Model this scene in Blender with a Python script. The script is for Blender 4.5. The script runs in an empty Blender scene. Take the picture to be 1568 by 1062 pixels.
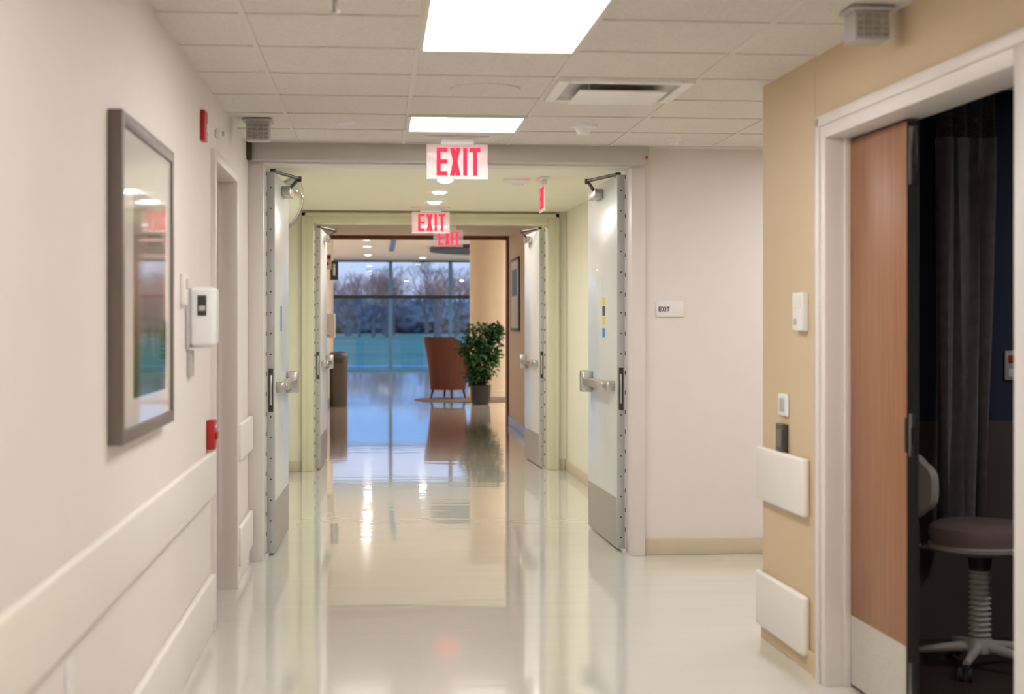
import bpy, bmesh, math, random
from mathutils import Vector, Matrix
random.seed(7)
R=math.radians
scene=bpy.context.scene
scene.view_settings.view_transform='Standard'
scene.view_settings.look='None'

# ---------------------------------------------------------------- materials
def srgb(r,g,b):
    f=lambda c:(c/255/12.92) if c/255<=0.04045 else ((c/255+0.055)/1.055)**2.4
    return (f(r),f(g),f(b),1)
def mat(name,col,rough=0.5,metal=0,emit=None,es=0,coat=0,noise=0.03,nscale=6,bump=0,bscale=80,spec=0.5,stretch=None):
    m=bpy.data.materials.new(name); m.use_nodes=True
    nt=m.node_tree; b=nt.nodes['Principled BSDF']
    b.inputs['Roughness'].default_value=rough; b.inputs['Metallic'].default_value=metal
    b.inputs['Coat Weight'].default_value=coat; b.inputs['Specular IOR Level'].default_value=spec
    tc=nt.nodes.new('ShaderNodeTexCoord'); mp=nt.nodes.new('ShaderNodeMapping')
    nt.links.new(tc.outputs['Object'],mp.inputs['Vector'])
    if stretch: mp.inputs['Scale'].default_value=stretch
    nz=nt.nodes.new('ShaderNodeTexNoise'); nz.inputs['Scale'].default_value=nscale; nz.inputs['Detail'].default_value=3
    nt.links.new(mp.outputs['Vector'],nz.inputs['Vector'])
    rp=nt.nodes.new('ShaderNodeValToRGB'); rp.color_ramp.elements[0].position=.3; rp.color_ramp.elements[1].position=.7
    c=Vector(col[:3]); d=c*(1-noise); e=c*(1+noise)
    rp.color_ramp.elements[0].color=(*d,1); rp.color_ramp.elements[1].color=(*[min(1,v) for v in e],1)
    nt.links.new(nz.outputs['Fac'],rp.inputs['Fac']); nt.links.new(rp.outputs['Color'],b.inputs['Base Color'])
    if bump>0:
        n2=nt.nodes.new('ShaderNodeTexNoise'); n2.inputs['Scale'].default_value=bscale; n2.inputs['Detail'].default_value=2
        nt.links.new(mp.outputs['Vector'],n2.inputs['Vector'])
        bp=nt.nodes.new('ShaderNodeBump'); bp.inputs['Strength'].default_value=bump; bp.inputs['Distance'].default_value=.01
        nt.links.new(n2.outputs['Fac'],bp.inputs['Height']); nt.links.new(bp.outputs['Normal'],b.inputs['Normal'])
    if emit:
        b.inputs['Emission Color'].default_value=emit; b.inputs['Emission Strength'].default_value=es
    return m
M={}
M['wall']=mat('painted_wall_white',srgb(231,224,219),.6,bump=.05,bscale=150,noise=.01)
M['walltan']=mat('painted_wall_tan',srgb(211,189,155),.6,bump=.05,bscale=150,noise=.01)
M['wallves']=mat('painted_wall_cream',srgb(231,227,206),.55,noise=.01)
M['wallpeach']=mat('painted_wall_peach',srgb(238,221,201),.55,noise=.01)
M['ceilves']=mat('ceiling_cream',srgb(232,229,210),.7,noise=.01)
M['ceilplain']=mat('ceiling_plain',srgb(230,223,214),.7,noise=.01)
M['tile']=mat('acoustic_tile',srgb(226,219,211),.9,noise=.08,nscale=90,bump=.5,bscale=220)
M['tbar']=mat('tbar_white',srgb(221,214,206),.6,noise=.01)
M['trim']=mat('trim_white',srgb(227,219,215),.4,noise=.01)
M['trimves']=mat('trim_greenish',srgb(215,213,186),.4,noise=.02)
M['rail']=mat('rail_vinyl',srgb(235,230,222),.42,noise=.01,bump=.05,bscale=300)
M['base']=mat('vinyl_base_beige',srgb(208,194,170),.45,noise=.02)
M['header']=mat('header_metal',srgb(190,188,184),.4,metal=.1,noise=.02)
M['doormetal']=mat('door_grey_enamel',srgb(222,223,220),.3,noise=.015,coat=.2)
M['steel']=mat('brushed_steel',srgb(196,194,190),.28,metal=1,noise=.06,nscale=40,stretch=(1,1,12))
M['hinge']=mat('hinge_grey',srgb(190,190,187),.4,metal=.2,noise=.05)
M['kick']=mat('kick_plate_steel',srgb(176,172,164),.38,metal=.6,noise=.06,nscale=30,stretch=(1,1,8))
M['kickw']=mat('kick_plate_light',srgb(205,200,192),.42,metal=.4,noise=.05,nscale=30,stretch=(1,1,8))
M['dark']=mat('dark_metal',srgb(74,70,68),.4,metal=.6,noise=.05)
M['darkp']=mat('dark_plastic',srgb(60,58,60),.5,noise=.05)
M['white']=mat('white_plastic',srgb(236,236,236),.35,noise=.01,coat=.2)
M['greyp']=mat('grey_plastic',srgb(186,183,178),.5,noise=.02)
M['red']=mat('red_enamel',srgb(180,22,30),.4,noise=.03)
M['blue']=mat('blue_label',srgb(70,130,190),.5,noise=.03)
M['yellow']=mat('yellow_label',srgb(225,205,60),.5,noise=.03)
M['frame']=mat('frame_bronze',srgb(116,105,98),.4,metal=.2,noise=.06)
M['matboard']=mat('mat_board',srgb(228,223,218),.03,noise=.01,spec=.8)
M['navy']=mat('room_wall_navy',srgb(36,48,78),.7,noise=.05)  # darkness of the unlit room is put into these room colours
M['roomlow']=mat('room_wall_dimmed',srgb(90,76,72),.7,noise=.05)
M['roomfloor']=mat('room_floor_dimmed',srgb(66,50,46),.4,noise=.08)
M['roomceil']=mat('room_ceiling_dimmed',srgb(60,56,56),.9,noise=.05)
M['curtain']=mat('curtain_cloth',srgb(122,116,118),.9,noise=.12,nscale=20,bump=.2,bscale=300)
M['mesh']=mat('curtain_mesh',srgb(84,82,82),.9,noise=.5,nscale=120)
M['seat']=mat('stool_vinyl',srgb(132,116,112),.4,noise=.03)
M['stoolgrey']=mat('stool_shell',srgb(190,182,176),.45,noise=.03)
M['brownframe']=mat('brown_wood_trim',srgb(120,72,52),.4,noise=.15,nscale=8,stretch=(8,8,1))
M['chair']=mat('rust_upholstery',srgb(100,56,40),.8,noise=.1,nscale=30,bump=.2,bscale=200)
M['leg']=mat('chair_leg_wood',srgb(60,34,24),.4,noise=.1)
M['leaf']=mat('leaf_green',srgb(50,88,46),.4,noise=.35,nscale=5)
M['stem']=mat('stem_brown',srgb(80,62,40),.7,noise=.1)
M['soil']=mat('soil',srgb(50,36,26),1,noise=.3,nscale=40)
M['pot']=mat('pot_black',srgb(34,32,34),.35,noise=.05)
M['bin']=mat('bin_metal',srgb(92,86,84),.35,metal=.4,noise=.04)
M['rug']=mat('rug_brown',srgb(128,106,92),.9,noise=.1,nscale=40)
M['column']=mat('column_beige',srgb(224,206,180),.6,noise=.02)
M['soffit']=mat('soffit_slate',srgb(60,70,84),.6,noise=.04)
M['mull']=mat('mullion_blue',srgb(92,140,178),.4,metal=.2,noise=.03)
M['mulld']=mat('mullion_dark',srgb(36,44,54),.4,metal=.2,noise=.03)
M['grass']=mat('grass_ground',srgb(122,142,118),1,noise=.2,nscale=.08)
M['path']=mat('paving',srgb(150,160,164),.9,noise=.1,nscale=1)
M['bark']=mat('bark',srgb(146,120,122),1,noise=.2)  # distance haze is put into the bark colour
M['treeline']=mat('treeline_foliage',srgb(146,124,126),1,noise=.3,nscale=.5)  # haze mixed into the foliage colour as well
M['gap']=mat('vent_shadow_gap',srgb(205,200,193),.8,noise=.03)
M['ventw']=mat('vent_white',srgb(236,233,228),.35,noise=.02)
M['louver']=mat('louver_grey',srgb(150,146,141),.4,noise=.03)

def emat(name,col,s,nosample=False):
    m=bpy.data.materials.new(name); m.use_nodes=True; nt=m.node_tree
    nt.nodes.remove(nt.nodes['Principled BSDF'])
    e=nt.nodes.new('ShaderNodeEmission'); e.inputs[0].default_value=col; e.inputs[1].default_value=s
    nt.links.new(e.outputs[0],nt.nodes['Material Output'].inputs[0])
    if nosample: m.cycles.emission_sampling='NONE'
    return m
M['lens']=emat('troffer_lens',(1,.965,.94,1),15.0)
M['lensp']=emat('troffer_lens_warm',(1,.95,.89,1),8)
M['down']=emat('downlight_lens',(.9,.93,1,1),9,True)
M['lobdown']=emat('lobby_downlight_lens',(1,.94,.88,1),2.5,True)
M['exitred']=emat('exit_letter_red',(1,.05,.1,1),1.3,True)

def lamp(name,x,y,z,size,power,col,parent):
    l=bpy.data.lights.new(name,'AREA'); l.shape='DISK'; l.size=size; l.energy=power; l.color=col
    o=bpy.data.objects.new(name,l); scene.collection.objects.link(o); o.location=(x,y,z); o.parent=parent
    return o

def panelmat():
    m=bpy.data.materials.new('exit_acrylic'); m.use_nodes=True; nt=m.node_tree
    b=nt.nodes['Principled BSDF']; b.inputs['Base Color'].default_value=(.85,.74,.74,1); b.inputs['Roughness'].default_value=.08
    b.inputs['Emission Color'].default_value=(1,.45,.48,1); b.inputs['Emission Strength'].default_value=.25
    t=nt.nodes.new('ShaderNodeBsdfTransparent'); mx=nt.nodes.new('ShaderNodeMixShader'); mx.inputs[0].default_value=.36
    nt.links.new(t.outputs[0],mx.inputs[1]); nt.links.new(b.outputs[0],mx.inputs[2])
    nt.links.new(mx.outputs[0],nt.nodes['Material Output'].inputs[0]); m.cycles.emission_sampling='NONE'; return m
M['exitpanel']=panelmat()
def glassmat(name,tint):
    m=bpy.data.materials.new(name); m.use_nodes=True; nt=m.node_tree
    nt.nodes.remove(nt.nodes['Principled BSDF'])
    t=nt.nodes.new('ShaderNodeBsdfTransparent'); t.inputs[0].default_value=tint
    g=nt.nodes.new('ShaderNodeBsdfGlossy'); g.inputs['Roughness'].default_value=.02
    mx=nt.nodes.new('ShaderNodeMixShader'); mx.inputs[0].default_value=.05
    nt.links.new(t.outputs[0],mx.inputs[1]); nt.links.new(g.outputs[0],mx.inputs[2])
    nt.links.new(mx.outputs[0],nt.nodes['Material Output'].inputs[0]); return m
M['glass']=glassmat('window_glass',(.95,.97,1,1))
M['glasslow']=glassmat('window_glass_tinted',(.56,.8,.98,1))
M['mirror']=mat('mirror_surface',(.7,.72,.7,1),.04,metal=1,noise=.0)
def floormat(name,col,bumpS=.05,rough=.1):
    m=mat(name,col,rough,noise=.012,nscale=1.5,spec=.55,coat=.75)
    nt=m.node_tree; b=nt.nodes['Principled BSDF']
    b.inputs['Coat Roughness'].default_value=.02
    tc=nt.nodes.new('ShaderNodeTexCoord'); mp=nt.nodes.new('ShaderNodeMapping'); mp.inputs['Scale'].default_value=(.5,2.0,1)
    nt.links.new(tc.outputs['Object'],mp.inputs['Vector'])
    n=nt.nodes.new('ShaderNodeTexNoise'); n.inputs['Scale'].default_value=2.2; n.inputs['Detail'].default_value=2
    nt.links.new(mp.outputs['Vector'],n.inputs['Vector'])
    bp=nt.nodes.new('ShaderNodeBump'); bp.inputs['Strength'].default_value=bumpS; bp.inputs['Distance'].default_value=.02
    nt.links.new(n.outputs['Fac'],bp.inputs['Height'])
    nt.links.new(bp.outputs['Normal'],b.inputs['Normal']); nt.links.new(bp.outputs['Normal'],b.inputs['Coat Normal'])
    return m
M['floor']=floormat('floor_polished',srgb(219,219,209))
M['floorp']=floormat('floor_polished_warm',srgb(230,217,201))
def woodmat():
    m=bpy.data.materials.new('wood_veneer'); m.use_nodes=True; nt=m.node_tree; b=nt.nodes['Principled BSDF']
    b.inputs['Roughness'].default_value=.4
    tc=nt.nodes.new('ShaderNodeTexCoord'); mp=nt.nodes.new('ShaderNodeMapping'); mp.inputs['Scale'].default_value=(14,14,.8)
    n=nt.nodes.new('ShaderNodeTexNoise'); n.inputs['Scale'].default_value=2.5; n.inputs['Detail'].default_value=6; n.inputs['Distortion'].default_value=.6
    rp=nt.nodes.new('ShaderNodeValToRGB')
    rp.color_ramp.elements[0].color=srgb(136,90,60); rp.color_ramp.elements[1].color=srgb(162,112,77)
    rp.color_ramp.elements[0].position=.25; rp.color_ramp.elements[1].position=.8
    nt.links.new(tc.outputs['Object'],mp.inputs[0]); nt.links.new(mp.outputs[0],n.inputs['Vector'])
    nt.links.new(n.outputs['Fac'],rp.inputs[0]); nt.links.new(rp.outputs[0],b.inputs['Base Color']); return m
M['wood']=woodmat()
def artmat():
    m=bpy.data.materials.new('botanical_print'); m.use_nodes=True; nt=m.node_tree; b=nt.nodes['Principled BSDF']
    b.inputs['Roughness'].default_value=.03; b.inputs['Specular IOR Level'].default_value=.8
    tc=nt.nodes.new('ShaderNodeTexCoord'); sp=nt.nodes.new('ShaderNodeSeparateXYZ'); nt.links.new(tc.outputs['Object'],sp.inputs[0])
    n=nt.nodes.new('ShaderNodeTexNoise'); n.inputs['Scale'].default_value=9; n.inputs['Detail'].default_value=5
    nt.links.new(tc.outputs['Object'],n.inputs['Vector'])
    ad=nt.nodes.new('ShaderNodeMath'); ad.operation='MULTIPLY_ADD'; ad.inputs[1].default_value=.35
    nt.links.new(n.outputs['Fac'],ad.inputs[0]); nt.links.new(sp.outputs['Z'],ad.inputs[2])
    mr=nt.nodes.new('ShaderNodeMapRange'); mr.inputs['From Min'].default_value=1.3; mr.inputs['From Max'].default_value=2.05
    nt.links.new(ad.outputs[0],mr.inputs[0])
    rp=nt.nodes.new('ShaderNodeValToRGB'); cr=rp.color_ramp
    cr.elements[0].position=.0; cr.elements[0].color=srgb(54,84,34)
    cr.elements[1].position=1; cr.elements[1].color=srgb(190,182,172)
    for p,c in ((.22,srgb(70,96,44)),(.34,srgb(136,122,94)),(.5,srgb(168,140,120)),(.75,srgb(160,150,138))):
        e=cr.elements.new(p); e.color=c
    nt.links.new(mr.outputs[0],rp.inputs[0]); nt.links.new(rp.outputs[0],b.inputs['Base Color']); return m
M['art']=artmat()

# ---------------------------------------------------------------- builder
class MB:
    def __init__(s,name): s.name=name; s.bm=bmesh.new(); s.mats=[]
    def mi(s,k):
        m=M[k]
        if m not in s.mats: s.mats.append(m)
        return s.mats.index(m)
    def absorb(s,t,k):
        i=s.mi(k)
        for f in t.faces: f.material_index=i
        me=bpy.data.meshes.new('t'); t.to_mesh(me); t.free(); s.bm.from_mesh(me); bpy.data.meshes.remove(me)
    def box(s,x0,x1,y0,y1,z0,z1,k,bev=0,M4=None,seg=2):
        t=bmesh.new(); bmesh.ops.create_cube(t,size=1)
        x0,x1=sorted((x0,x1)); y0,y1=sorted((y0,y1)); z0,z1=sorted((z0,z1))
        for v in t.verts:
            v.co=Vector(((x0+x1)/2+v.co.x*(x1-x0),(y0+y1)/2+v.co.y*(y1-y0),(z0+z1)/2+v.co.z*(z1-z0)))
        if bev: bmesh.ops.bevel(t,geom=t.edges[:],offset=min(bev,.49*min(x1-x0,y1-y0,z1-z0)),segments=seg,affect='EDGES',profile=.5)
        if M4: t.transform(M4)
        s.absorb(t,k); return s
    def cyl(s,p0,p1,r,k,r2=None,seg=16):
        p0=Vector(p0);p1=Vector(p1);d=p1-p0
        t=bmesh.new(); bmesh.ops.create_cone(t,cap_ends=True,segments=seg,radius1=r,radius2=r if r2 is None else r2,depth=d.length)
        t.transform(Matrix.Translation((p0+p1)/2)@d.to_track_quat('Z','Y').to_matrix().to_4x4()); s.absorb(t,k); return s
    def lathe(s,prof,c,k,seg=32,axis='Z',ang=None):
        t=bmesh.new(); rings=[]
        for r,z in prof:
            ring=[]
            for i in range(seg):
                a=2*math.pi*i/seg
                ring.append(t.verts.new((r*math.cos(a),r*math.sin(a),z)))
            rings.append(ring)
        for a,b in zip(rings,rings[1:]):
            for i in range(seg):
                t.faces.new((a[i],a[(i+1)%seg],b[(i+1)%seg],b[i]))
        t.faces.new(rings[0][::-1]); t.faces.new(rings[-1])
        bmesh.ops.remove_doubles(t,verts=t.verts,dist=1e-5)
        mm=Matrix.Translation(c)
        if ang is not None: mm=mm@ang
        t.transform(mm); bmesh.ops.recalc_face_normals(t,faces=t.faces); s.absorb(t,k); return s
    def prism(s,pts,ext,k):
        t=bmesh.new(); a=[t.verts.new(p) for p in pts]; b=[t.verts.new(Vector(p)+Vector(ext)) for p in pts]
        t.faces.new(a); t.faces.new(b[::-1]); n=len(a)
        for i in range(n): t.faces.new((a[i],b[i],b[(i+1)%n],a[(i+1)%n]))
        bmesh.ops.recalc_face_normals(t,faces=t.faces); s.absorb(t,k); return s
    def done(s,T=None,smooth=True):
        me=bpy.data.meshes.new(s.name); 
        if T: s.bm.transform(T)
        s.bm.to_mesh(me); s.bm.free()
        for m in s.mats: me.materials.append(m)
        if smooth:
            me.polygons.foreach_set('use_smooth',[True]*len(me.polygons)); me.set_sharp_from_angle(angle=R(35))
        o=bpy.data.objects.new(s.name,me); scene.collection.objects.link(o); return o

def letters(mb,text,org,ux,h,th,k,nrm,gap=.12,wf=.62,stw=.17):
    org=Vector(org); ux=Vector(ux); nz=Vector(nrm)*th; w=h*wf; st=h*stw; x=0
    def P(a,b): return org+ux*(x+a)+Vector((0,0,b))
    def q(p): mb.prism([P(*v) for v in p],nz,k)
    for ch in text:
        if ch=='E':
            q([(0,0),(st,0),(st,h),(0,h)])
            for z in (0,(h-st)/2,h-st): q([(st,z),(w,z),(w,z+st),(st,z+st)])
            x+=w+gap*h
        elif ch=='X':
            q([(0,0),(st*1.15,0),(w,h),(w-st*1.15,h)]); q([(w-st*1.15,0),(w,0),(st*1.15,h),(0,h)]); x+=w+gap*h
        elif ch=='I':
            q([(0,0),(st,0),(st,h),(0,h)]); x+=st+gap*h
        elif ch=='T':
            q([(w/2-st/2,0),(w/2+st/2,0),(w/2+st/2,h-st),(w/2-st/2,h-st)]); q([(0,h-st),(w,h-st),(w,h),(0,h)]); x+=w+gap*h

XL=-.74; CH=2.44; H=1.39
MR=Matrix.Translation((1.713,6.6,0))@Matrix.Rotation(.0214,4,'Z')@Matrix.Translation((-1.713,-6.6,0))
XR=1.713

# ---------------------------------------------------------------- shell : near corridor
f=MB('floor'); f.box(-5,9,-4.2,14.35,-.1,0,'floor'); f.done(smooth=False)
f=MB('floor_lobby'); f.box(-5,9,14.35,44.1,-.1,0,'floorp'); f.done(smooth=False)

c=MB('ceiling')
c.box(XL-.15,6.2,-4.2,9.1,CH,CH+.1,'tile')
for i in range(-1,10):
    x=.16+.61*i
    if x>XL: c.box(x-.010,x+.010,-4,9.0,CH-.005,CH,'tbar')
for j in range(-16,6):
    y=5.8+.61*j
    c.box(XL,6,y-.010,y+.010,CH-.0055,CH,'tbar')
c.done(smooth=False)

w=MB('wall_left')
dy0,dy1=7.0,8.03
w.box(XL-.15,XL,-4.2,dy0-.02,0,CH,'wall').box(XL-.15,XL,dy1+.02,9.0,0,CH,'wall').box(XL-.15,XL,dy0-.02,dy1+.02,2.15,CH,'wall').done(smooth=False)
w=MB('wall_back'); w.box(XL-.15,2.1,-4.2,-4.0,0,CH,'wall').done(smooth=False)

oy1=6.6-.93; oy0=6.6-2.57
w=MB('wall_right')
w.box(XR,XR+.13,oy1+.02,6.6,0,CH+.001,'walltan').box(XR,XR+.13,-4.1,oy0-.02,0,CH+.001,'walltan').box(XR,XR+.13,oy0-.02,oy1+.02,2.13,CH+.001,'walltan')
w.box(XR-.0015,XR,6.6-.745,6.6-.741,0,CH,'base')
w.done(MR,False)
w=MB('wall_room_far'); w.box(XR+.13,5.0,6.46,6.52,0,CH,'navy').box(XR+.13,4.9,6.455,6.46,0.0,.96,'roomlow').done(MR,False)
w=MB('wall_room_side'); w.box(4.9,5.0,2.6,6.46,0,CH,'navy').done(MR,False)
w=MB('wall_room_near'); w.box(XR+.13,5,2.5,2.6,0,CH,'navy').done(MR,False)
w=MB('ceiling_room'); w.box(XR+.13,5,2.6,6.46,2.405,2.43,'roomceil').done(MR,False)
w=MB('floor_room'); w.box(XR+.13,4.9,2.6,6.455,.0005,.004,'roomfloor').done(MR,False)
w=MB('wall_side_corridor'); w.box(XR+.13,6.1,6.52,6.62,0,CH,'walltan').done(MR,False)
w=MB('wall_side_end'); w.box(6.0,6.15,6.6,9.0,0,CH,'wall').done(smooth=False)

# door wall 1
X0,X1=-.655,1.524; DH=2.325
w=MB('wall_front')
w.box(XL-.15,X0-.06,9.0,9.15,0,2.9,'wall').box(X1+.06,6.15,9.0,9.15,0,2.9,'wall').box(X0-.06,X1+.06,9.0,9.15,DH+.02,2.9,'wall').done(smooth=False)
t=MB('trim_1')
t.box(XL,X0,8.965,9.17,0,DH,'trim',.004).box(X1,X1+.085,8.965,9.17,0,DH,'trim',.004).box(XL,X1+.085,8.97,9.17,DH,DH+.06,'trim',.003).done()
t=MB('door_header_box')
t.box(XL+.005,X1+.085,8.84,8.964,2.335,2.438,'header',.006)
t.box(XL+.003,XL+.03,8.80,8.85,2.33,2.438,'dark',.003)
t.cyl((X1+.07,8.845,2.37),(X1+.07,8.83,2.37),.008,'red')
t.done()

b=MB('baseboard_front'); b.box(X1+.085,6,8.985,9.0,0,.10,'base',.004).done()
b=MB('baseboard_left'); b.box(XL,XL+.01,-4,dy0-.07,0,.09,'rail',.003).box(XL,XL+.01,dy1+.07,8.96,0,.09,'rail',.003).done()
b=MB('baseboard_right'); b.box(XR-.01,XR,6.6-.82,6.6,0,.09,'walltan',.003).box(XR-.01,XR,-4,oy0-.1,0,.09,'walltan',.003).done(MR)

for z0,z1 in ((.625,.825),(.065,.275)):
    r=MB('wall_guard_rail')
    r.box(XL-.0,XL+.03,-3.9,6.86,z0,z1,'rail',.012,seg=3).box(XL,XL+.03,8.17,8.93,z0+.03,z1+.03,'rail',.012,seg=3).done()
for z0,z1 in ((.615,.85),(.06,.30)):
    r=MB('wall_guard_rail'); r.box(XR-.035,XR,6.6-.69,6.6+.012,z0,z1,'rail',.015,seg=3).done(MR)

# left door + frame
t=MB('trim_2')
t.box(XL-.12,XL+.02,dy1,dy1+.07,0,2.18,'trim',.004).box(XL-.12,XL+.02,dy0-.07,dy0,0,2.18,'trim',.004).box(XL-.12,XL+.02,dy0,dy1,2.13,2.18,'trim',.004)
t.box(XL-.09,XL-.075,dy1-.02,dy1-.001,0,2.13,'trim').done()
d=MB('door_1'); d.box(XL-.148,XL-.1,dy0+.003,dy1-.003,.008,2.125,'brownframe',.002)
d.cyl((XL-.1,dy0+.09,1.0),(XL-.045,dy0+.09,1.0),.012,'steel').cyl((XL-.05,dy0+.09,1.0),(XL-.05,dy0+.2,1.0),.009,'steel').done()

# right room frame + wood leaf
t=MB('trim_3')
t.box(XR-.02,XR+.15,oy1,oy1+.10,0,2.185,'trim',.005)
t.box(XR-.02,XR+.15,oy0-.10,oy0,0,2.185,'trim',.005)
t.box(XR-.02,XR+.15,oy0,oy1,2.10,2.185,'trim',.005)
t.box(XR-.028,XR-.02,oy1+.055,oy1+.1,0,2.185,'trim',.003).box(XR-.028,XR-.02,oy0-.1,oy1+.1,2.15,2.19,'trim',.003)
t.box(XR+.055,XR+.08,oy1-.012,oy1-.001,0,2.1,'trim',.002)
t.done(MR)
d=MB('door_2')
lx=XR+.08; ly0=6.6-1.514; ly1=oy1-.004
d.box(lx,lx+.045,ly0,ly1,.01,2.09,'wood',.002)
d.box(lx-.0015,lx,ly0+.002,ly1-.01,.015,.275,'kickw')
d.box(lx+.002,lx+.043,ly0-.002,ly0,.01,2.09,'dark')
d.box(lx+.008,lx+.036,ly0-.004,ly0-.002,.93,1.08,'steel',.001).box(lx+.014,lx+.03,ly0-.006,ly0-.004,.97,1.03,'dark')
d.box(lx+.008,lx+.036,ly0-.004,ly0-.002,1.87,2.07,'steel',.001).box(lx+.008,lx+.036,ly0-.004,ly0-.002,.03,.22,'steel',.001)
d.cyl((lx+.022,ly0-.004,1.93),(lx+.022,ly0-.008,1.93),.006,'dark')
d.box(lx-.004,lx+.02,ly0+.0,ly0+.012,.945,1.065,'dark',.002)
d.done(MR)

def plate(name,s0,s1,z0,z1,k,th=.015,k2=None):
    p=MB(name); p.box(XR-th,XR,6.6-s1,6.6-s0,z0,z1,k,.005,seg=3)
    return p
p=plate('control_panel',.535,.665,1.36,1.515,'white',.03); p.box(XR-.033,XR-.03,6.6-.65,6.6-.55,1.45,1.5,'rail',.002).box(XR-.034,XR-.03,6.6-.60,6.6-.565,1.385,1.41,'greyp',.002); p.done(MR)
p=plate('light_switch',.27,.40,1.0,1.094,'white',.012); p.box(XR-.018,XR-.012,6.6-.36,6.6-.31,1.02,1.075,'greyp',.003); p.done(MR)
p=plate('card_reader',.27,.39,.846,.967,'dark',.022); p.box(XR-.026,XR-.022,6.6-.37,6.6-.29,.87,.945,'frame',.003); p.done(MR)

# room interior
def curtain(name,xa,xb,y,z0,z1,amp,n,k,k2=None,zm=None):
    t=MB(name); bm=bmesh.new(); cols=n*8; rows=[z0,z0+.4,z0+.9,z0+1.4,z1]
    grid=[]
    for ri,z in enumerate(rows):
        a=amp*(1.0-.12*ri); row=[]
        for i in range(cols+1):
            u=i/cols; ph=u*n*2*math.pi
            row.append(bm.verts.new((xa+(xb-xa)*u*(.84+.04*ri)+.012*math.sin(ph*.7+ri),y+a*math.sin(ph)*(.7+.3*math.sin(ph*.31+1))+.008*math.sin(ph*.37+ri),z)))
        grid.append(row)
    for a,b2 in zip(grid,grid[1:]):
        for i in range(cols): bm.faces.new((a[i],a[i+1],b2[i+1],b2[i]))
    t.absorb(bm,k)
    if zm:
        bm=bmesh.new(); r0=[];r1=[]
        for i in range(cols+1):
            u=i/cols; ph=u*n*2*math.pi; x=xa+(xb-xa)*u; yy=y+amp*.5*math.sin(ph)
            r0.append(bm.verts.new((x,yy,z1))); r1.append(bm.verts.new((x,yy,zm)))
        for i in range(cols): bm.faces.new((r0[i],r0[i+1],r1[i+1],r1[i]))
        t.absorb(bm,k2)
        t.box(xa-.3,xb+1.2,y-.012,y+.012,zm,zm+.02,'greyp',.003)
    o=t.done(MR); return o
curtain('privacy_curtain',2.36,2.62,6.22,.55,2.18,.05,4,'curtain','mesh',2.385)
o=MB('wall_outlet'); o.box(2.765,2.83,6.445,6.459,1.14,1.27,'greyp',.004).box(2.78,2.815,6.441,6.445,1.215,1.25,'red',.003).box(2.78,2.815,6.441,6.445,1.155,1.19,'white',.003).done(MR)
d=MB('recessed_downlight'); o=d.lathe([(.075,-.012),(.1,-.01),(.105,0),(.075,0)],(3.6,4.6,2.404),'white').cyl((3.6,4.6,2.403),(3.6,4.6,2.398),.075,'down',seg=24).done()  # fixture added out of view to lift the dark room
lamp('lamp',3.6,4.6,2.39,.14,17,(1,.96,.95),o)  # area light of the added room fixture

st=MB('medical_stool'); sx,sy=2.42,5.9
st.lathe([(0,.50),(.15,.50),(.19,.51),(.2,.545),(.195,.575),(.17,.592),(.1,.598),(0,.598)],(sx,sy,0),'seat')
st.lathe([(0,.465),(.12,.465),(.2,.49),(.205,.505),(.19,.51),(0,.51)],(sx,sy,0),'stoolgrey')
st.lathe([(0,.40),(.04,.40),(.05,.46),(0,.466)],(sx,sy,0),'dark')
prof=[(0,.09)]
for i in range(15):
    z=.1+i*.021; prof+=[(.046,z),(.034,z+.0105)]
prof+=[(.03,.42),(0,.42)]
st.lathe(prof,(sx,sy,0),'stoolgrey')
for i in range(5):
    a=R(72*i+20); ex=sx+.25*math.cos(a); ey=sy+.25*math.sin(a)
    st.cyl((sx,sy,.1),(ex,ey,.07),.024,'stoolgrey',r2=.014)
    st.cyl((ex,ey,.07),(ex,ey,.045),.01,'dark')
    for q in (-1,1):
        st.cyl((ex+.006*q*-math.sin(a)*2,ey+.012*q*math.cos(a),.03),(ex-.026*q*math.sin(a),ey+.026*q*math.cos(a),.03),.026,'darkp')
st.lathe([(0,.07),(.05,.07),(.055,.1),(.045,.13),(0,.13)],(sx,sy,0),'stoolgrey')
st.cyl((sx-.05,sy,.47),(sx-.25,sy+.02,.5),.012,'steel').cyl((sx-.25,sy+.02,.5),(sx-.27,sy+.02,.74),.012,'steel')
bm=bmesh.new(); G=[]
for j in range(9):
    v=-1+2*j/8; row=[]
    for i in range(13):
        u=-1+2*i/12; wv=(1-abs(v)**4*.35)
        a=u*.75*wv
        row.append((sx-.27+.17*(1-math.cos(a)),sy+.02+.24*math.sin(a),.745+.13*v*(1-.25*abs(u)**3)))
    G.append(row)
fr=[[bm.verts.new(p) for p in r] for r in G]; bk=[[bm.verts.new((p[0]-.03,p[1],p[2])) for p in r] for r in G]
for L,fl in ((fr,False),(bk,True)):
    for j in range(8):
        for i in range(12):
            q=(L[j][i],L[j][i+1],L[j+1][i+1],L[j+1][i]); bm.faces.new(q[::-1] if fl else q)
for j in range(8):
    bm.faces.new((fr[j][0],fr[j+1][0],bk[j+1][0],bk[j][0])); bm.faces.new((fr[j][12],bk[j][12],bk[j+1][12],fr[j+1][12]))
for i in range(12):
    bm.faces.new((fr[0][i],bk[0][i],bk[0][i+1],fr[0][i+1])); bm.faces.new((fr[8][i],fr[8][i+1],bk[8][i+1],bk[8][i]))
bmesh.ops.recalc_face_normals(bm,faces=bm.faces)
st.absorb(bm,'stoolgrey'); st.done()

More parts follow.
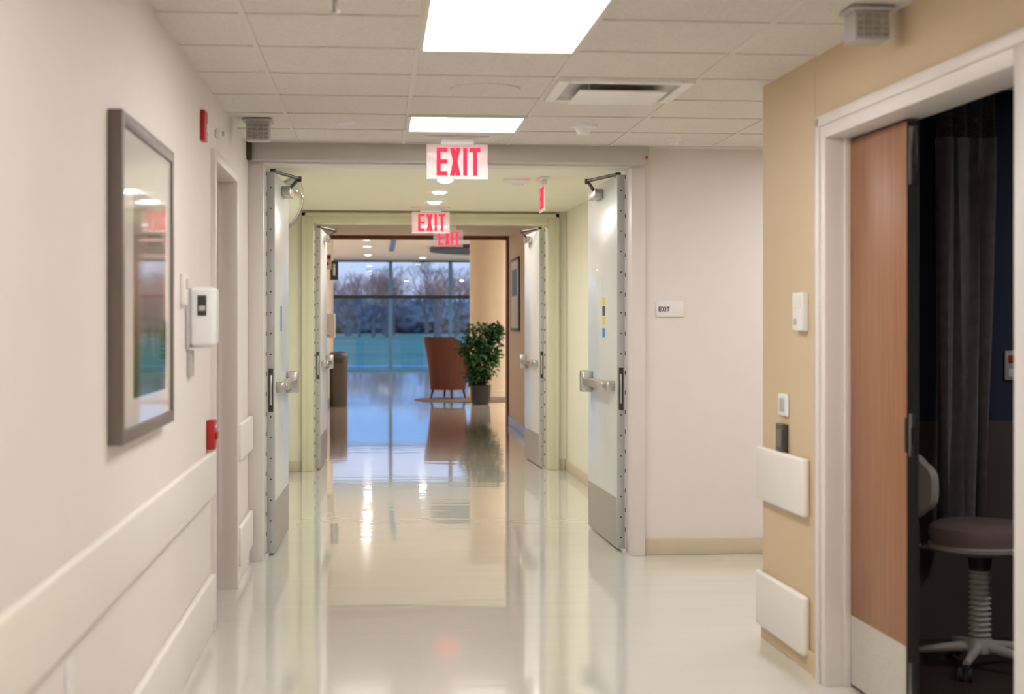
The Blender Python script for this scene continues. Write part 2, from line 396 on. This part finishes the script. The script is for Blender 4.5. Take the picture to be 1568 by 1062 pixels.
# ---------------------------------------------------------------- left wall items
pf=MB('framed_picture'); a0,a1,zz0,zz1=4.28,5.36,1.05,1.985; xf=XL+.042; fw=.04
pf.box(XL,xf,a0,a0+fw,zz0,zz1,'frame',.004).box(XL,xf,a1-fw,a1,zz0,zz1,'frame',.004)
pf.box(XL,xf,a0+fw,a1-fw,zz1-fw,zz1,'frame',.004).box(XL,xf,a0+fw,a1-fw,zz0,zz0+fw,'frame',.004)
pf.box(XL+.005,XL+.033,a0+fw,a1-fw,zz0+fw,zz1-fw,'matboard')
pf.box(XL+.033,XL+.0335,a0+.24,a1-.16,zz0+.12,zz1-.2,'art')
pf.done()
s=MB('hand_sanitizer_dispenser')
s.box(XL,XL+.015,6.0,6.2,1.29,1.53,'greyp',.006).box(XL+.01,XL+.115,6.02,6.16,1.30,1.535,'white',.022,seg=4)
s.box(XL+.045,XL+.08,6.016,6.021,1.42,1.50,'dark',.008).box(XL+.05,XL+.075,6.013,6.017,1.44,1.46,'greyp',.003)
s.box(XL,XL+.02,6.05,6.13,1.18,1.31,'greyp',.004).box(XL,XL+.09,6.04,6.14,1.285,1.30,'white',.004).done()
s=MB('fire_alarm_strobe'); s.box(XL,XL+.022,6.5,6.60,2.165,2.295,'red',.005).box(XL+.022,XL+.032,6.53,6.58,2.2,2.24,'white',.004).done()
s=MB('door_contact_sensor'); s.box(XL,XL+.03,7.1,7.15,2.25,2.29,'white',.005).cyl((XL+.03,7.125,2.27),(XL+.04,7.125,2.27),.012,'greyp').done()
s=MB('fire_pull_station'); s.box(XL,XL+.036,6.74,6.84,.835,.965,'red',.006).box(XL+.036,XL+.046,6.76,6.82,.88,.91,'red',.004).box(XL+.036,XL+.039,6.76,6.82,.93,.945,'white').done()
s=MB('wall_outlet'); s.box(XL,XL+.008,3.7,3.78,.46,.58,'white',.003).box(XL+.008,XL+.011,3.72,3.76,.53,.56,'rail',.002).box(XL+.008,XL+.011,3.72,3.76,.48,.51,'rail',.002).done()
s=MB('thermostat'); s.box(XL,XL+.02,5.85,5.93,1.46,1.58,'rail',.005).box(XL+.02,XL+.022,5.865,5.915,1.52,1.56,'greyp').done()
s=MB('exit_wall_plaque'); s.box(1.68,1.846,8.99,9.0,1.43,1.524,'white',.002); letters(s,'EXIT',(1.694,8.99,1.462),(1,0,0),.028,.001,'dark',(0,-1,0)); s.done()

# ---------------------------------------------------------------- ceiling fixtures
def troffer(x0,x1,y0,y1,z,k='lens'):
    t=MB('ceiling_light_panel')
    for q in ((x0,x0+.02,y0,y1),(x1-.02,x1,y0,y1),(x0+.02,x1-.02,y0,y0+.02),(x0+.02,x1-.02,y1-.02,y1)): t.box(*q,z-.012,z,'tbar')
    t.box(x0+.02,x1-.02,y0+.02,y1-.02,z-.008,z-.001,k); t.done(smooth=False)
troffer(.16,.77,4.58,5.8,CH); troffer(.16,.77,7.63,8.24,CH)
troffer(.16,.77,1.53,2.75,CH); troffer(.16,.77,-1.52,-.3,CH)
troffer(2.6,3.82,7.63,8.24,CH)
d=MB('air_diffuser'); x0,x1,y0,y1=.78,1.37,6.42,7.01
for q in ((x0,x0+.05,y0,y1),(x1-.05,x1,y0,y1),(x0+.05,x1-.05,y0,y0+.05),(x0+.05,x1-.05,y1-.05,y1)): d.box(*q,CH-.02,CH,'ventw',.004)
d.box(x0+.05,x1-.05,y0+.05,y1-.05,CH-.004,CH,'gap')
d.box(x0+.1,x1-.1,y0+.1,y1-.1,CH-.045,CH-.035,'ventw',.004)
for qx in (x0+.15,x1-.15):
    for qy in (y0+.15,y1-.15): d.cyl((qx,qy,CH),(qx,qy,CH-.04),.006,'greyp')
d.done()
d=MB('ceiling_speaker'); d.lathe([(0,-.012),(.13,-.012),(.155,-.008),(.16,0),(0,0)],(.487,6.75,CH),'tile').done()
for x,y in ((1.09,7.92),(1.69,8.5)):
    d=MB('smoke_detector'); sc=1 if x<1.5 else .7
    d.lathe([(0,-.055*sc),(.03*sc,-.055*sc),(.04*sc,-.04*sc),(.045*sc,-.025*sc),(.07*sc,-.02*sc),(.075*sc,0),(0,0)],(x,y,CH),'white').done()
d=MB('sprinkler_cover'); d.lathe([(0,-.01),(.045,-.01),(.05,0),(0,0)],(-.155,7.95,CH),'white').done()
d=MB('sprinkler_head'); d.lathe([(0,-.004),(.035,-.004),(.037,0),(0,0)],(-.13,4.9,CH),'white').cyl((-.13,4.9,CH),(-.13,4.9,CH-.05),.008,'steel').cyl((-.13,4.9,CH-.05),(-.13,4.9,CH-.054),.018,'steel').done()
def emlight(x,y,T=None):
    d=MB('emergency_light')
    d.box(x-.075,x+.075,y-.07,y+.07,CH-.02,CH-.0056,'greyp',.004)
    d.box(x-.06,x+.06,y-.055,y+.06,CH-.115,CH-.02,'greyp',.005)
    for i in range(4): 
        z=CH-.105+i*.02; d.box(x-.052,x+.052,y-.06,y-.05,z,z+.011,'louver',.001)
    for i in range(3): 
        xx=x-.03+i*.03; d.box(xx-.002,xx+.002,y-.063,y-.055,CH-.11,CH-.03,'greyp')
    d.done(T)
emlight(1.63,4.92); emlight(-.60,7.87)

def exit_sign(x,y,z,rot=0,drop=0):
    e=MB('exit_sign')
    e.box(-.18,.18,-.03,.03,-.012,0,'white',.003)
    e.box(-.095,.095,-.022,.022,-.05-drop,-.01,'white',.006)
    e.box(-.172,.172,-.004,.004,-.235-drop,-.045-drop,'exitpanel',.002)
    e.box(-.172,.172,-.006,.006,-.24-drop,-.235-drop,'white')
    letters(e,'EXIT',(-.115,-.0045,-.22-drop),(1,0,0),.155,.004,'exitred',(0,-1,0),gap=.1,wf=.38,stw=.14)
    o=e.done(); o.matrix_world=Matrix.Translation((x,y,z))@Matrix.Rotation(rot,4,'Z'); return o
exit_sign(.456,8.5,CH)
exit_sign(.50,13.8,2.45)
exit_sign(.84,17.6,2.60,0,.08)
exit_sign(1.22,11.05,2.45,R(-90))

# ---------------------------------------------------------------- swing doors
def swing_door(name,hx,hy,s,ang,decal=None):
    d=MB(name); L=1.07; T=.045
    def bx(x0,x1,y0,y1,z0,z1,k,b=0,sg=2): d.box(s*x0,s*x1,y0,y1,z0,z1,k,b,seg=sg)
    bx(-T,0,.01,L,.012,2.30,'doormetal',.002)
    bx(-T-.0015,-T,.02,L-.01,.015,.32,'kick')
    bx(-T-.001,.006,-.002,.009,.012,2.30,'hinge',.001)
    for i in range(19): d.cyl((s*.008,0,.02+i*.12),(s*.008,0,.115+i*.12),.008,'doormetal',seg=10)
    for i in range(19): d.cyl((s*.008,0,.115+i*.12),(s*.008,0,.14+i*.12),.006,'frame',seg=10)
    for i in range(18): d.cyl((s*(-T*.5),-.002,.08+i*.125),(s*(-T*.5),-.005,.08+i*.125),.005,'dark',seg=8)
    bx(-T+.008,-.008,-.006,-.002,.86,1.12,'dark',.002); bx(-T+.014,-.016,-.008,-.006,.9,1.08,'steel',.001)
    bx(-T-.03,-T,.10,L-.09,.975,1.03,'steel',.004)
    bx(-T-.065,-T-.02,.22,L-.12,.98,1.025,'steel',.006)
    bx(-T-.075,-T,L-.17,L-.08,.93,1.075,'steel',.01)
    bx(-T-.05,-T,.08,.13,.97,1.035,'steel',.006)
    if decal:
        for z0,z1,k in decal: bx(-T-.001,-T,.42,.52,z0,z1,k)
    a=[(-T-.03,.62,2.24),(-.16,.42,2.30),(-.03,.06,2.31)]
    pts=[Vector((s*p[0],p[1],p[2])) for p in a]
    for p,q in zip(pts,pts[1:]): d.cyl(p,q,.011,'dark',seg=10)
    for p in pts: d.cyl(p-Vector((0,0,.02)),p+Vector((0,0,.012)),.018,'dark',seg=12)
    bx(-T-.055,-T,.5,.76,2.20,2.26,'steel',.006)
    o=d.done(); o.matrix_world=Matrix.Translation((hx,hy,0))@Matrix.Rotation(ang,4,'Z'); return o
swing_door('door_3',X1-.004,9.19,1,R(1.5),[(1.30,1.36,'blue'),(1.38,1.43,'yellow'),(1.44,1.5,'darkp'),(1.51,1.56,'yellow')])
swing_door('door_4',X0+.006,9.19,-1,R(-1.2),[(1.34,1.5,'blue')])

# ---------------------------------------------------------------- vestibule
VL,VR=-.85,1.81; Y2=14.35; U0,U1=-.58,1.63; CV=2.45
w=MB('wall_vestibule_left'); w.box(VL-.15,VL,9.15,Y2,0,CV,'wallves').done(smooth=False)
w=MB('wall_vestibule_right'); w.box(VR,VR+.15,9.15,Y2,0,CV,'wallves').done(smooth=False)
w=MB('ceiling_vestibule'); w.box(VL-.15,VR+.15,9.15,Y2,CV,CV+.1,'ceilves').done(smooth=False)
w=MB('wall_vestibule_end'); w.box(VL-.3,U0-.05,Y2,Y2+.15,0,3,'wallves').box(U1+.05,VR+.3,Y2,Y2+.15,0,3,'wallves').box(U0-.05,U1+.05,Y2,Y2+.15,2.35,3,'wallves').done(smooth=False)
t=MB('trim_4')
for (a,b2) in ((U0-.10,U0),(U1,U1+.10)):
    t.box(a,b2,Y2-.035,Y2+.17,0,2.42,'trimves',.005)
t.box(U0,U1,Y2-.034,Y2+.17,2.33,2.42,'trimves',.005)
t.box(U0-.11,U0-.075,Y2-.045,Y2-.03,0,2.43,'trimves',.003).box(U1+.075,U1+.11,Y2-.045,Y2-.03,0,2.43,'trimves',.003).box(U0-.11,U1+.11,Y2-.045,Y2-.03,2.395,2.43,'trimves',.003)
t.done()
b=MB('baseboard_vestibule'); b.box(VR-.012,VR,9.2,Y2-.01,0,.1,'base',.003).box(VL,VL+.012,9.2,Y2-.01,0,.1,'base',.003).box(U1+.11,VR-.012,Y2-.012,Y2,0,.1,'base',.003).box(VL+.012,U0-.11,Y2-.012,Y2,0,.1,'base',.003).done()
swing_door('door_5',U1-.01,Y2+.20,1,R(2.0)); swing_door('door_6',U0+.01,Y2+.20,-1,R(-1.5))
for y in (10.2,11.15,12.15,13.15):
    d=MB('recessed_downlight'); o=d.lathe([(.075,-.008),(.1,-.008),(.105,0),(.075,0)],(.51,y,CV),'white').lathe([(0,-.03),(.03,-.027),(.052,-.018),(.064,-.003),(0,-.002)],(.51,y,CV),'down',seg=24).done()
    lamp('lamp',.51,y,CV-.032,.09,12,(1,.98,.97),o)
d=MB('smoke_detector'); d.lathe([(0,-.05),(.05,-.05),(.06,-.03),(.1,-.02),(.105,0),(0,0)],(1.03,11.1,CV),'white').done()
cm=MB('convex_mirror')
prof=[(.2*math.sin(a),.09*(math.cos(a)-math.cos(R(80)))) for a in [R(80*i/8) for i in range(9)]]
prof=[(0.0001+p[0],p[1]) for p in prof][::-1]
ang=(Vector((.86,-.42,-.38))).to_track_quat('Z','Y').to_matrix().to_4x4()
cc=(-.62,10.6,2.2)
cm.lathe(prof,cc,'mirror',ang=ang)
cm.lathe([(0,-.02),(.2,-.02),(.208,0),(.2,.008),(0,.0)],cc,'greyp',ang=ang)
cm.cyl(cc,(VL,10.7,2.3),.012,'steel'); cm.cyl((VL,10.7,2.3),(VL+.01,10.7,2.3),.035,'steel'); cm.done()

# ---------------------------------------------------------------- third corridor
CL,CR,C3=-.80,1.84,2.60
w=MB('wall_hall_left'); w.box(CL-.15,CL,Y2+.15,28.9,0,3.3,'wallpeach').done(smooth=False)
w=MB('wall_hall_right'); w.box(CR,CR+.15,Y2+.15,21,0,3.3,'wallpeach').done(smooth=False)
w=MB('ceiling_hall'); w.box(CL,CR,Y2+.15,21,C3,C3+.1,'ceilplain').done(smooth=False)
troffer(-.45,.16,14.7,15.92,C3,'lensp'); troffer(.77,1.38,14.7,15.92,C3,'lensp')  # hidden panels added to light the hall, clear of view and floor reflection
b=MB('baseboard_hall'); b.box(CR-.015,CR,15.8,20.95,0,.12,'steel',.003).box(CL,CL+.015,15.8,28.8,0,.1,'base',.003).done()
t=MB('trim_5'); t.box(CR-.03,CR+.02,20.9,21.15,0,C3,'brownframe',.004).box(CL,CR-.03,20.9,21.15,C3-.05,C3+.01,'brownframe',.004).done()
w=MB('wall_lobby_front'); w.box(CR+.15,9,21,21.15,0,3.3,'wallpeach').box(CL,CR+.15,21.0,21.15,C3+.011,3.3,'wallpeach').done(smooth=False)
pf=MB('framed_poster')
x=CR-.001
pf.box(x-.025,x,19.3,19.34,1.29,2.25,'mulld',.003).box(x-.025,x,20.36,20.4,1.29,2.25,'mulld',.003).box(x-.025,x,19.34,20.36,2.21,2.25,'mulld',.003).box(x-.025,x,19.34,20.36,1.29,1.33,'mulld',.003)
pf.box(x-.022,x-.002,19.34,20.36,1.33,2.21,'rail').box(x-.0235,x-.022,19.5,20.2,1.75,2.1,'blue').done()
s=MB('aed_sign'); s.box(CL,CL+.155,22.3,22.32,2.18,2.40,'white',.003).box(CL+.01,CL+.145,22.295,22.3,2.33,2.39,'red')
s.prism([(CL+.075,22.299,2.20),(CL+.12,22.299,2.26),(CL+.105,22.299,2.295),(CL+.075,22.299,2.275),(CL+.045,22.299,2.295),(CL+.03,22.299,2.26)],(0,-.004,0),'red').done()
s=MB('restroom_sign'); s.box(CL,CL+.14,27.0,27.02,2.16,2.5,'darkp',.003); s.cyl((CL+.07,26.999,2.42),(CL+.07,26.994,2.42),.022,'white').box(CL+.05,CL+.09,26.994,26.999,2.24,2.39,'white').done()
s=MB('paper_towel_dispenser'); s.box(CL-.002,CL+.19,23,23.28,1.17,1.54,'white',.02,seg=3).box(CL+.03,CL+.12,22.995,23.0,1.19,1.22,'greyp').done()
tb=MB('trash_bin'); tb.lathe([(0,0),(.145,0),(.15,.02),(.15,.80),(.158,.81),(.158,.87),(.14,.9),(.09,.92),(.085,.88),(0,.88)],(-.62,25.6,0),'bin').box(-.69,-.55,25.44,25.46,.72,.80,'darkp',.005).done()

# ---------------------------------------------------------------- lobby
CLB=3.22
LX0,LX1=-4,8
w=MB('ceiling_lobby'); w.box(LX0,LX1,21.15,44.1,CLB,CLB+.1,'ceilplain').done(smooth=False)
w=MB('wall_lobby_left'); w.box(LX0-.15,LX0,28.75,44.1,0,CLB,'wallpeach').box(LX0,CL-.15,28.75,28.9,0,CLB,'wallpeach').done(smooth=False)
w=MB('wall_lobby_right'); w.box(LX1,LX1+.15,21,44.1,0,CLB,'wallpeach').done(smooth=False)
col=MB('lobby_column'); col.lathe([(0,0),(.41,0),(.41,.1),(.385,.11),(.385,CLB),(0,CLB)],(2.22,29.6,0),'column',seg=48).done()
so=MB('circular_ceiling_soffit'); 
so.lathe([(1.7,-.1),(2.0,-.1),(2.0,0),(1.7,0)],(3.3,36.5,CLB),'soffit',seg=64); so.lathe([(0,-.006),(1.7,-.006),(1.7,0),(0,0)],(3.3,36.5,CLB),'soffit',seg=64); so.done()
for x,y,pw in ((-.2,33,6),(-.2,36,6),(-.2,40.5,6),(1.3,42,6),(1.3,24.0,20),(3.6,24.5,100),(6,27,80),(4.6,30.5,100),(6.6,34.5,80),(-2.8,32,100),(-2.8,39,100),(5.6,40.5,80)):  # bright off-view entries are added to light the lobby without floor streaks
    d=MB('lobby_downlight'); o=d.lathe([(.11,-.01),(.13,-.01),(.135,0),(.11,0)],(x,y,CLB),'white').lathe([(0,-.035),(.05,-.032),(.085,-.02),(.109,-.003),(0,-.002)],(x,y,CLB),'lobdown',seg=20).done()
    lamp('lamp',x,y,CLB-.038,.18,pw,(1,.96,.91),o)
d=MB('ceiling_banner_strip'); d.box(.33,.45,33,38,CLB-.03,CLB,'mull',.004).done()
WY=44.1; xs=[LX0+.06,-3.05,-1.31,.43,2.17,3.91,5.65,7.39,LX1-.06]
wn=MB('window_1')
for x in xs: wn.box(x-.055,x+.055,WY-.06,WY+.06,0,CLB,'mull',.004)
wn.box(LX0,LX1,WY-.065,WY+.05,2.11,2.21,'mulld').box(LX0,LX1,WY-.055,WY+.05,.93,.99,'mull').box(LX0,LX1,WY-.07,WY+.06,0,.06,'mull').box(LX0,LX1,WY-.07,WY+.06,CLB-.05,CLB,'mulld')
wn.box(LX0,LX1,WY+.005,WY+.012,2.16,CLB-.05,'glass').box(LX0,LX1,WY+.005,WY+.012,.06,2.16,'glasslow'); wn.done(smooth=False)

rg=MB('round_rug'); rg.lathe([(0,.001),(1.05,.001),(1.05,.007),(1.0,.01),(0,.01)],(1.75,27.6,0),'rug',seg=48).done()
ch=MB('armchair'); cx,cy=1.33,27.9
def shell():
    bm=bmesh.new(); n=28; rows=9; inn=[];out=[]
    for j in range(rows+1):
        v=j/rows; ri=[];ro=[]
        for i in range(n+1):
            u=-1+2*i/n; a=u*R(108)
            top=1.13-.42*max(0,abs(u)-.45)/.55
            z=.16+(top-.16)*v
            fl=1+.42*v**1.6
            for off,L in ((0,ri),(.06,ro)):
                rx=(.27*fl+off*(1)) ; ry=(.27*fl+off)
                lx=-math.cos(a)*rx; lyy=math.sin(a)*ry
                p=Vector((lx,lyy,z)); L.append(bm.verts.new(p))
        inn.append(ri); out.append(ro)
    for j in range(rows):
        for i in range(n):
            bm.faces.new((inn[j][i],inn[j+1][i],inn[j+1][i+1],inn[j][i+1])); bm.faces.new((out[j][i],out[j][i+1],out[j+1][i+1],out[j+1][i]))
    for i in range(n):
        bm.faces.new((inn[-1][i],out[-1][i],out[-1][i+1],inn[-1][i+1])); bm.faces.new((inn[0][i],inn[0][i+1],out[0][i+1],out[0][i]))
    for j in range(rows):
        bm.faces.new((inn[j][0],out[j][0],out[j+1][0],inn[j+1][0])); bm.faces.new((inn[j][n],inn[j+1][n],out[j+1][n],out[j][n]))
    bmesh.ops.recalc_face_normals(bm,faces=bm.faces)
    return bm
ch.absorb(shell(),'chair')
ch.lathe([(0,.16),(.27,.16),(.30,.2),(.30,.40),(.28,.46),(.2,.475),(0,.48)],(0.03,0,0),'chair')
for sx2,sy2 in ((-.2,-.2),(-.2,.2),(.2,-.2),(.2,.2)): ch.cyl((sx2,sy2,.17),(sx2*1.15,sy2*1.15,0.0),.025,'leg',r2=.016,seg=10)
o=ch.done(); o.matrix_world=Matrix.Translation((cx,cy,0.016))@Matrix.Rotation(R(55),4,'Z')
pl=MB('potted_plant'); px,py=1.80,26.05
pl.lathe([(0,0.0),(.14,.0),(.165,.04),(.18,.30),(.19,.33),(.17,.335),(.16,.30),(0,.30)],(px,py,0),'pot')
pl.lathe([(0,.29),(.162,.29),(.162,.305),(0,.31)],(px,py,0),'soil')
rnd=random.Random(3)
bm=bmesh.new()
for i in range(9):
    a=rnd.uniform(0,6.28); r=rnd.uniform(.05,.24); z=rnd.uniform(.8,1.3)
    pl.cyl((px+.04*math.cos(a),py+.04*math.sin(a),.3),(px+r*math.cos(a),py+r*math.sin(a),z),.012,'stem',r2=.005,seg=6)
blobs=[(0,0,1.15,.27,.30),(-.14,0,.95,.24,.28),(.16,.02,.9,.22,.3),(.02,-.05,.68,.27,.28),(.24,0,1.25,.14,.16),(-.05,0,.5,.22,.2)]
for i in range(2000):
    bx_,by_,bz_,br,bh=rnd.choice(blobs)
    v=Vector((rnd.gauss(0,1),rnd.gauss(0,1),rnd.gauss(0,1))).normalized()*rnd.uniform(.45,1)
    p=Vector((px+bx_+v.x*br,py+by_+v.y*br,bz_+v.z*bh))
    d=Vector((v.x+rnd.uniform(-.5,.5),v.y+rnd.uniform(-.5,.5),rnd.uniform(-.7,.3))).normalized()
    sd=d.cross(Vector((0,0,1))).normalized(); up=sd.cross(d); L=rnd.uniform(.06,.11); W=L*.34
    q=[p,p+d*L*.35+sd*W+up*.01,p+d*L*.75+sd*W*.7,p+d*L-up*.01,p+d*L*.75-sd*W*.7,p+d*L*.35-sd*W+up*.01]
    vs=[bm.verts.new(a) for a in q]; m1=bm.verts.new(p+d*L*.5-up*.008)
    for a in range(6): bm.faces.new((vs[a],vs[(a+1)%6],m1))
pl.absorb(bm,'leaf'); pl.done(smooth=False)

# ---------------------------------------------------------------- exterior
g=MB('ground_lawn'); g.box(-150,250,44.2,420,-.3,-.06,'grass').done(smooth=False)
g=MB('paved_path'); g.box(-60,80,50,53,-.06,-.045,'path').done(smooth=False)
def tree_mesh():
    t=MB('bare_tree'); rr=random.Random(11); bm=bmesh.new()
    def seg(p,q,r0,r1,n):
        d=(q-p); a=d.orthogonal().normalized(); b=d.cross(a).normalized()
        A=[bm.verts.new(p+(a*math.cos(6.2832*i/n)+b*math.sin(6.2832*i/n))*r0) for i in range(n)]
        B=[bm.verts.new(q+(a*math.cos(6.2832*i/n)+b*math.sin(6.2832*i/n))*r1) for i in range(n)]
        for i in range(n): bm.faces.new((A[i],A[(i+1)%n],B[(i+1)%n],B[i]))
    def grow(p,d,L,r,k):
        q=p+d*L; seg(p,q,r,r*.7,5 if k>3 else 3)
        if k==0: return
        for i in range(3):
            ax=Vector((rr.gauss(0,1),rr.gauss(0,1),rr.gauss(0,.4))).normalized()
            nd=(d+ax*rr.uniform(.35,.75)+Vector((0,0,.1))).normalized()
            grow(q,nd,L*rr.uniform(.62,.85),r*.58,k-1)
    grow(Vector((0,0,-.1)),Vector((0,0,1)),1.6,.15,6)
    t.absorb(bm,'bark'); return t.done(smooth=False)
tm=tree_mesh(); rt=random.Random(5)
pos=[(5.0,118,.85),(9.5,150,1.1),(-1.5,140,.95),(13,125,.8),(1.2,165,1.15),(17,170,1.1)]
for i in range(56): 
    y=rt.uniform(150,205); pos.append((rt.uniform(-.09*y,.16*y)+2,y,rt.uniform(1.0,1.5)))
for i,(x,y,s_) in enumerate(pos):
    o=tm if i==0 else bpy.data.objects.new('bare_tree',tm.data)
    if i: scene.collection.objects.link(o)
    o.location=(x,y,-.06); o.scale=(s_,)*3; o.rotation_euler=(0,0,rt.uniform(0,6))
tl=MB('tree_line'); bm=bmesh.new()
for i in range(150):
    x=rt.uniform(-60,90); y=rt.uniform(222,250); r=rt.uniform(2.0,4.0); hh=rt.uniform(2.4,5.0)
    t2=bmesh.new(); bmesh.ops.create_icosphere(t2,subdivisions=3,radius=1)
    for v in t2.verts:
        k=1+rt.uniform(-.22,.22); v.co=Vector((v.co.x*r*k+x,v.co.y*r*k+y,hh*.5+v.co.z*hh*.62*k))
    me=bpy.data.meshes.new('q'); t2.to_mesh(me); t2.free(); bm.from_mesh(me); bpy.data.meshes.remove(me)
tl.absorb(bm,'treeline'); tl.done(smooth=False)

wd=bpy.data.worlds.new('dusk'); scene.world=wd; wd.use_nodes=True; nt=wd.node_tree; bg=nt.nodes['Background']
tc=nt.nodes.new('ShaderNodeTexCoord'); sp=nt.nodes.new('ShaderNodeSeparateXYZ'); rp=nt.nodes.new('ShaderNodeValToRGB')
nt.links.new(tc.outputs['Generated'],sp.inputs[0]); nt.links.new(sp.outputs['Z'],rp.inputs[0]); nt.links.new(rp.outputs[0],bg.inputs[0])
rp.color_ramp.elements[0].color=srgb(160,176,206); rp.color_ramp.elements[1].color=srgb(178,200,234)
rp.color_ramp.elements[0].position=.02
rp.color_ramp.elements[1].position=.3; bg.inputs[1].default_value=1.75

# ---------------------------------------------------------------- camera
cd=bpy.data.cameras.new('camera'); cam=bpy.data.objects.new('camera',cd); scene.collection.objects.link(cam)
cam.location=(0,0,H); cam.rotation_euler=(R(90),0,-math.atan(.09)); cd.lens=2320/1568*36; cd.sensor_width=36
cd.shift_y=-36/1568; cd.clip_end=600; cd.clip_start=.05
cd.dof.use_dof=True; cd.dof.focus_distance=10; cd.dof.aperture_fstop=2.8
scene.camera=cam
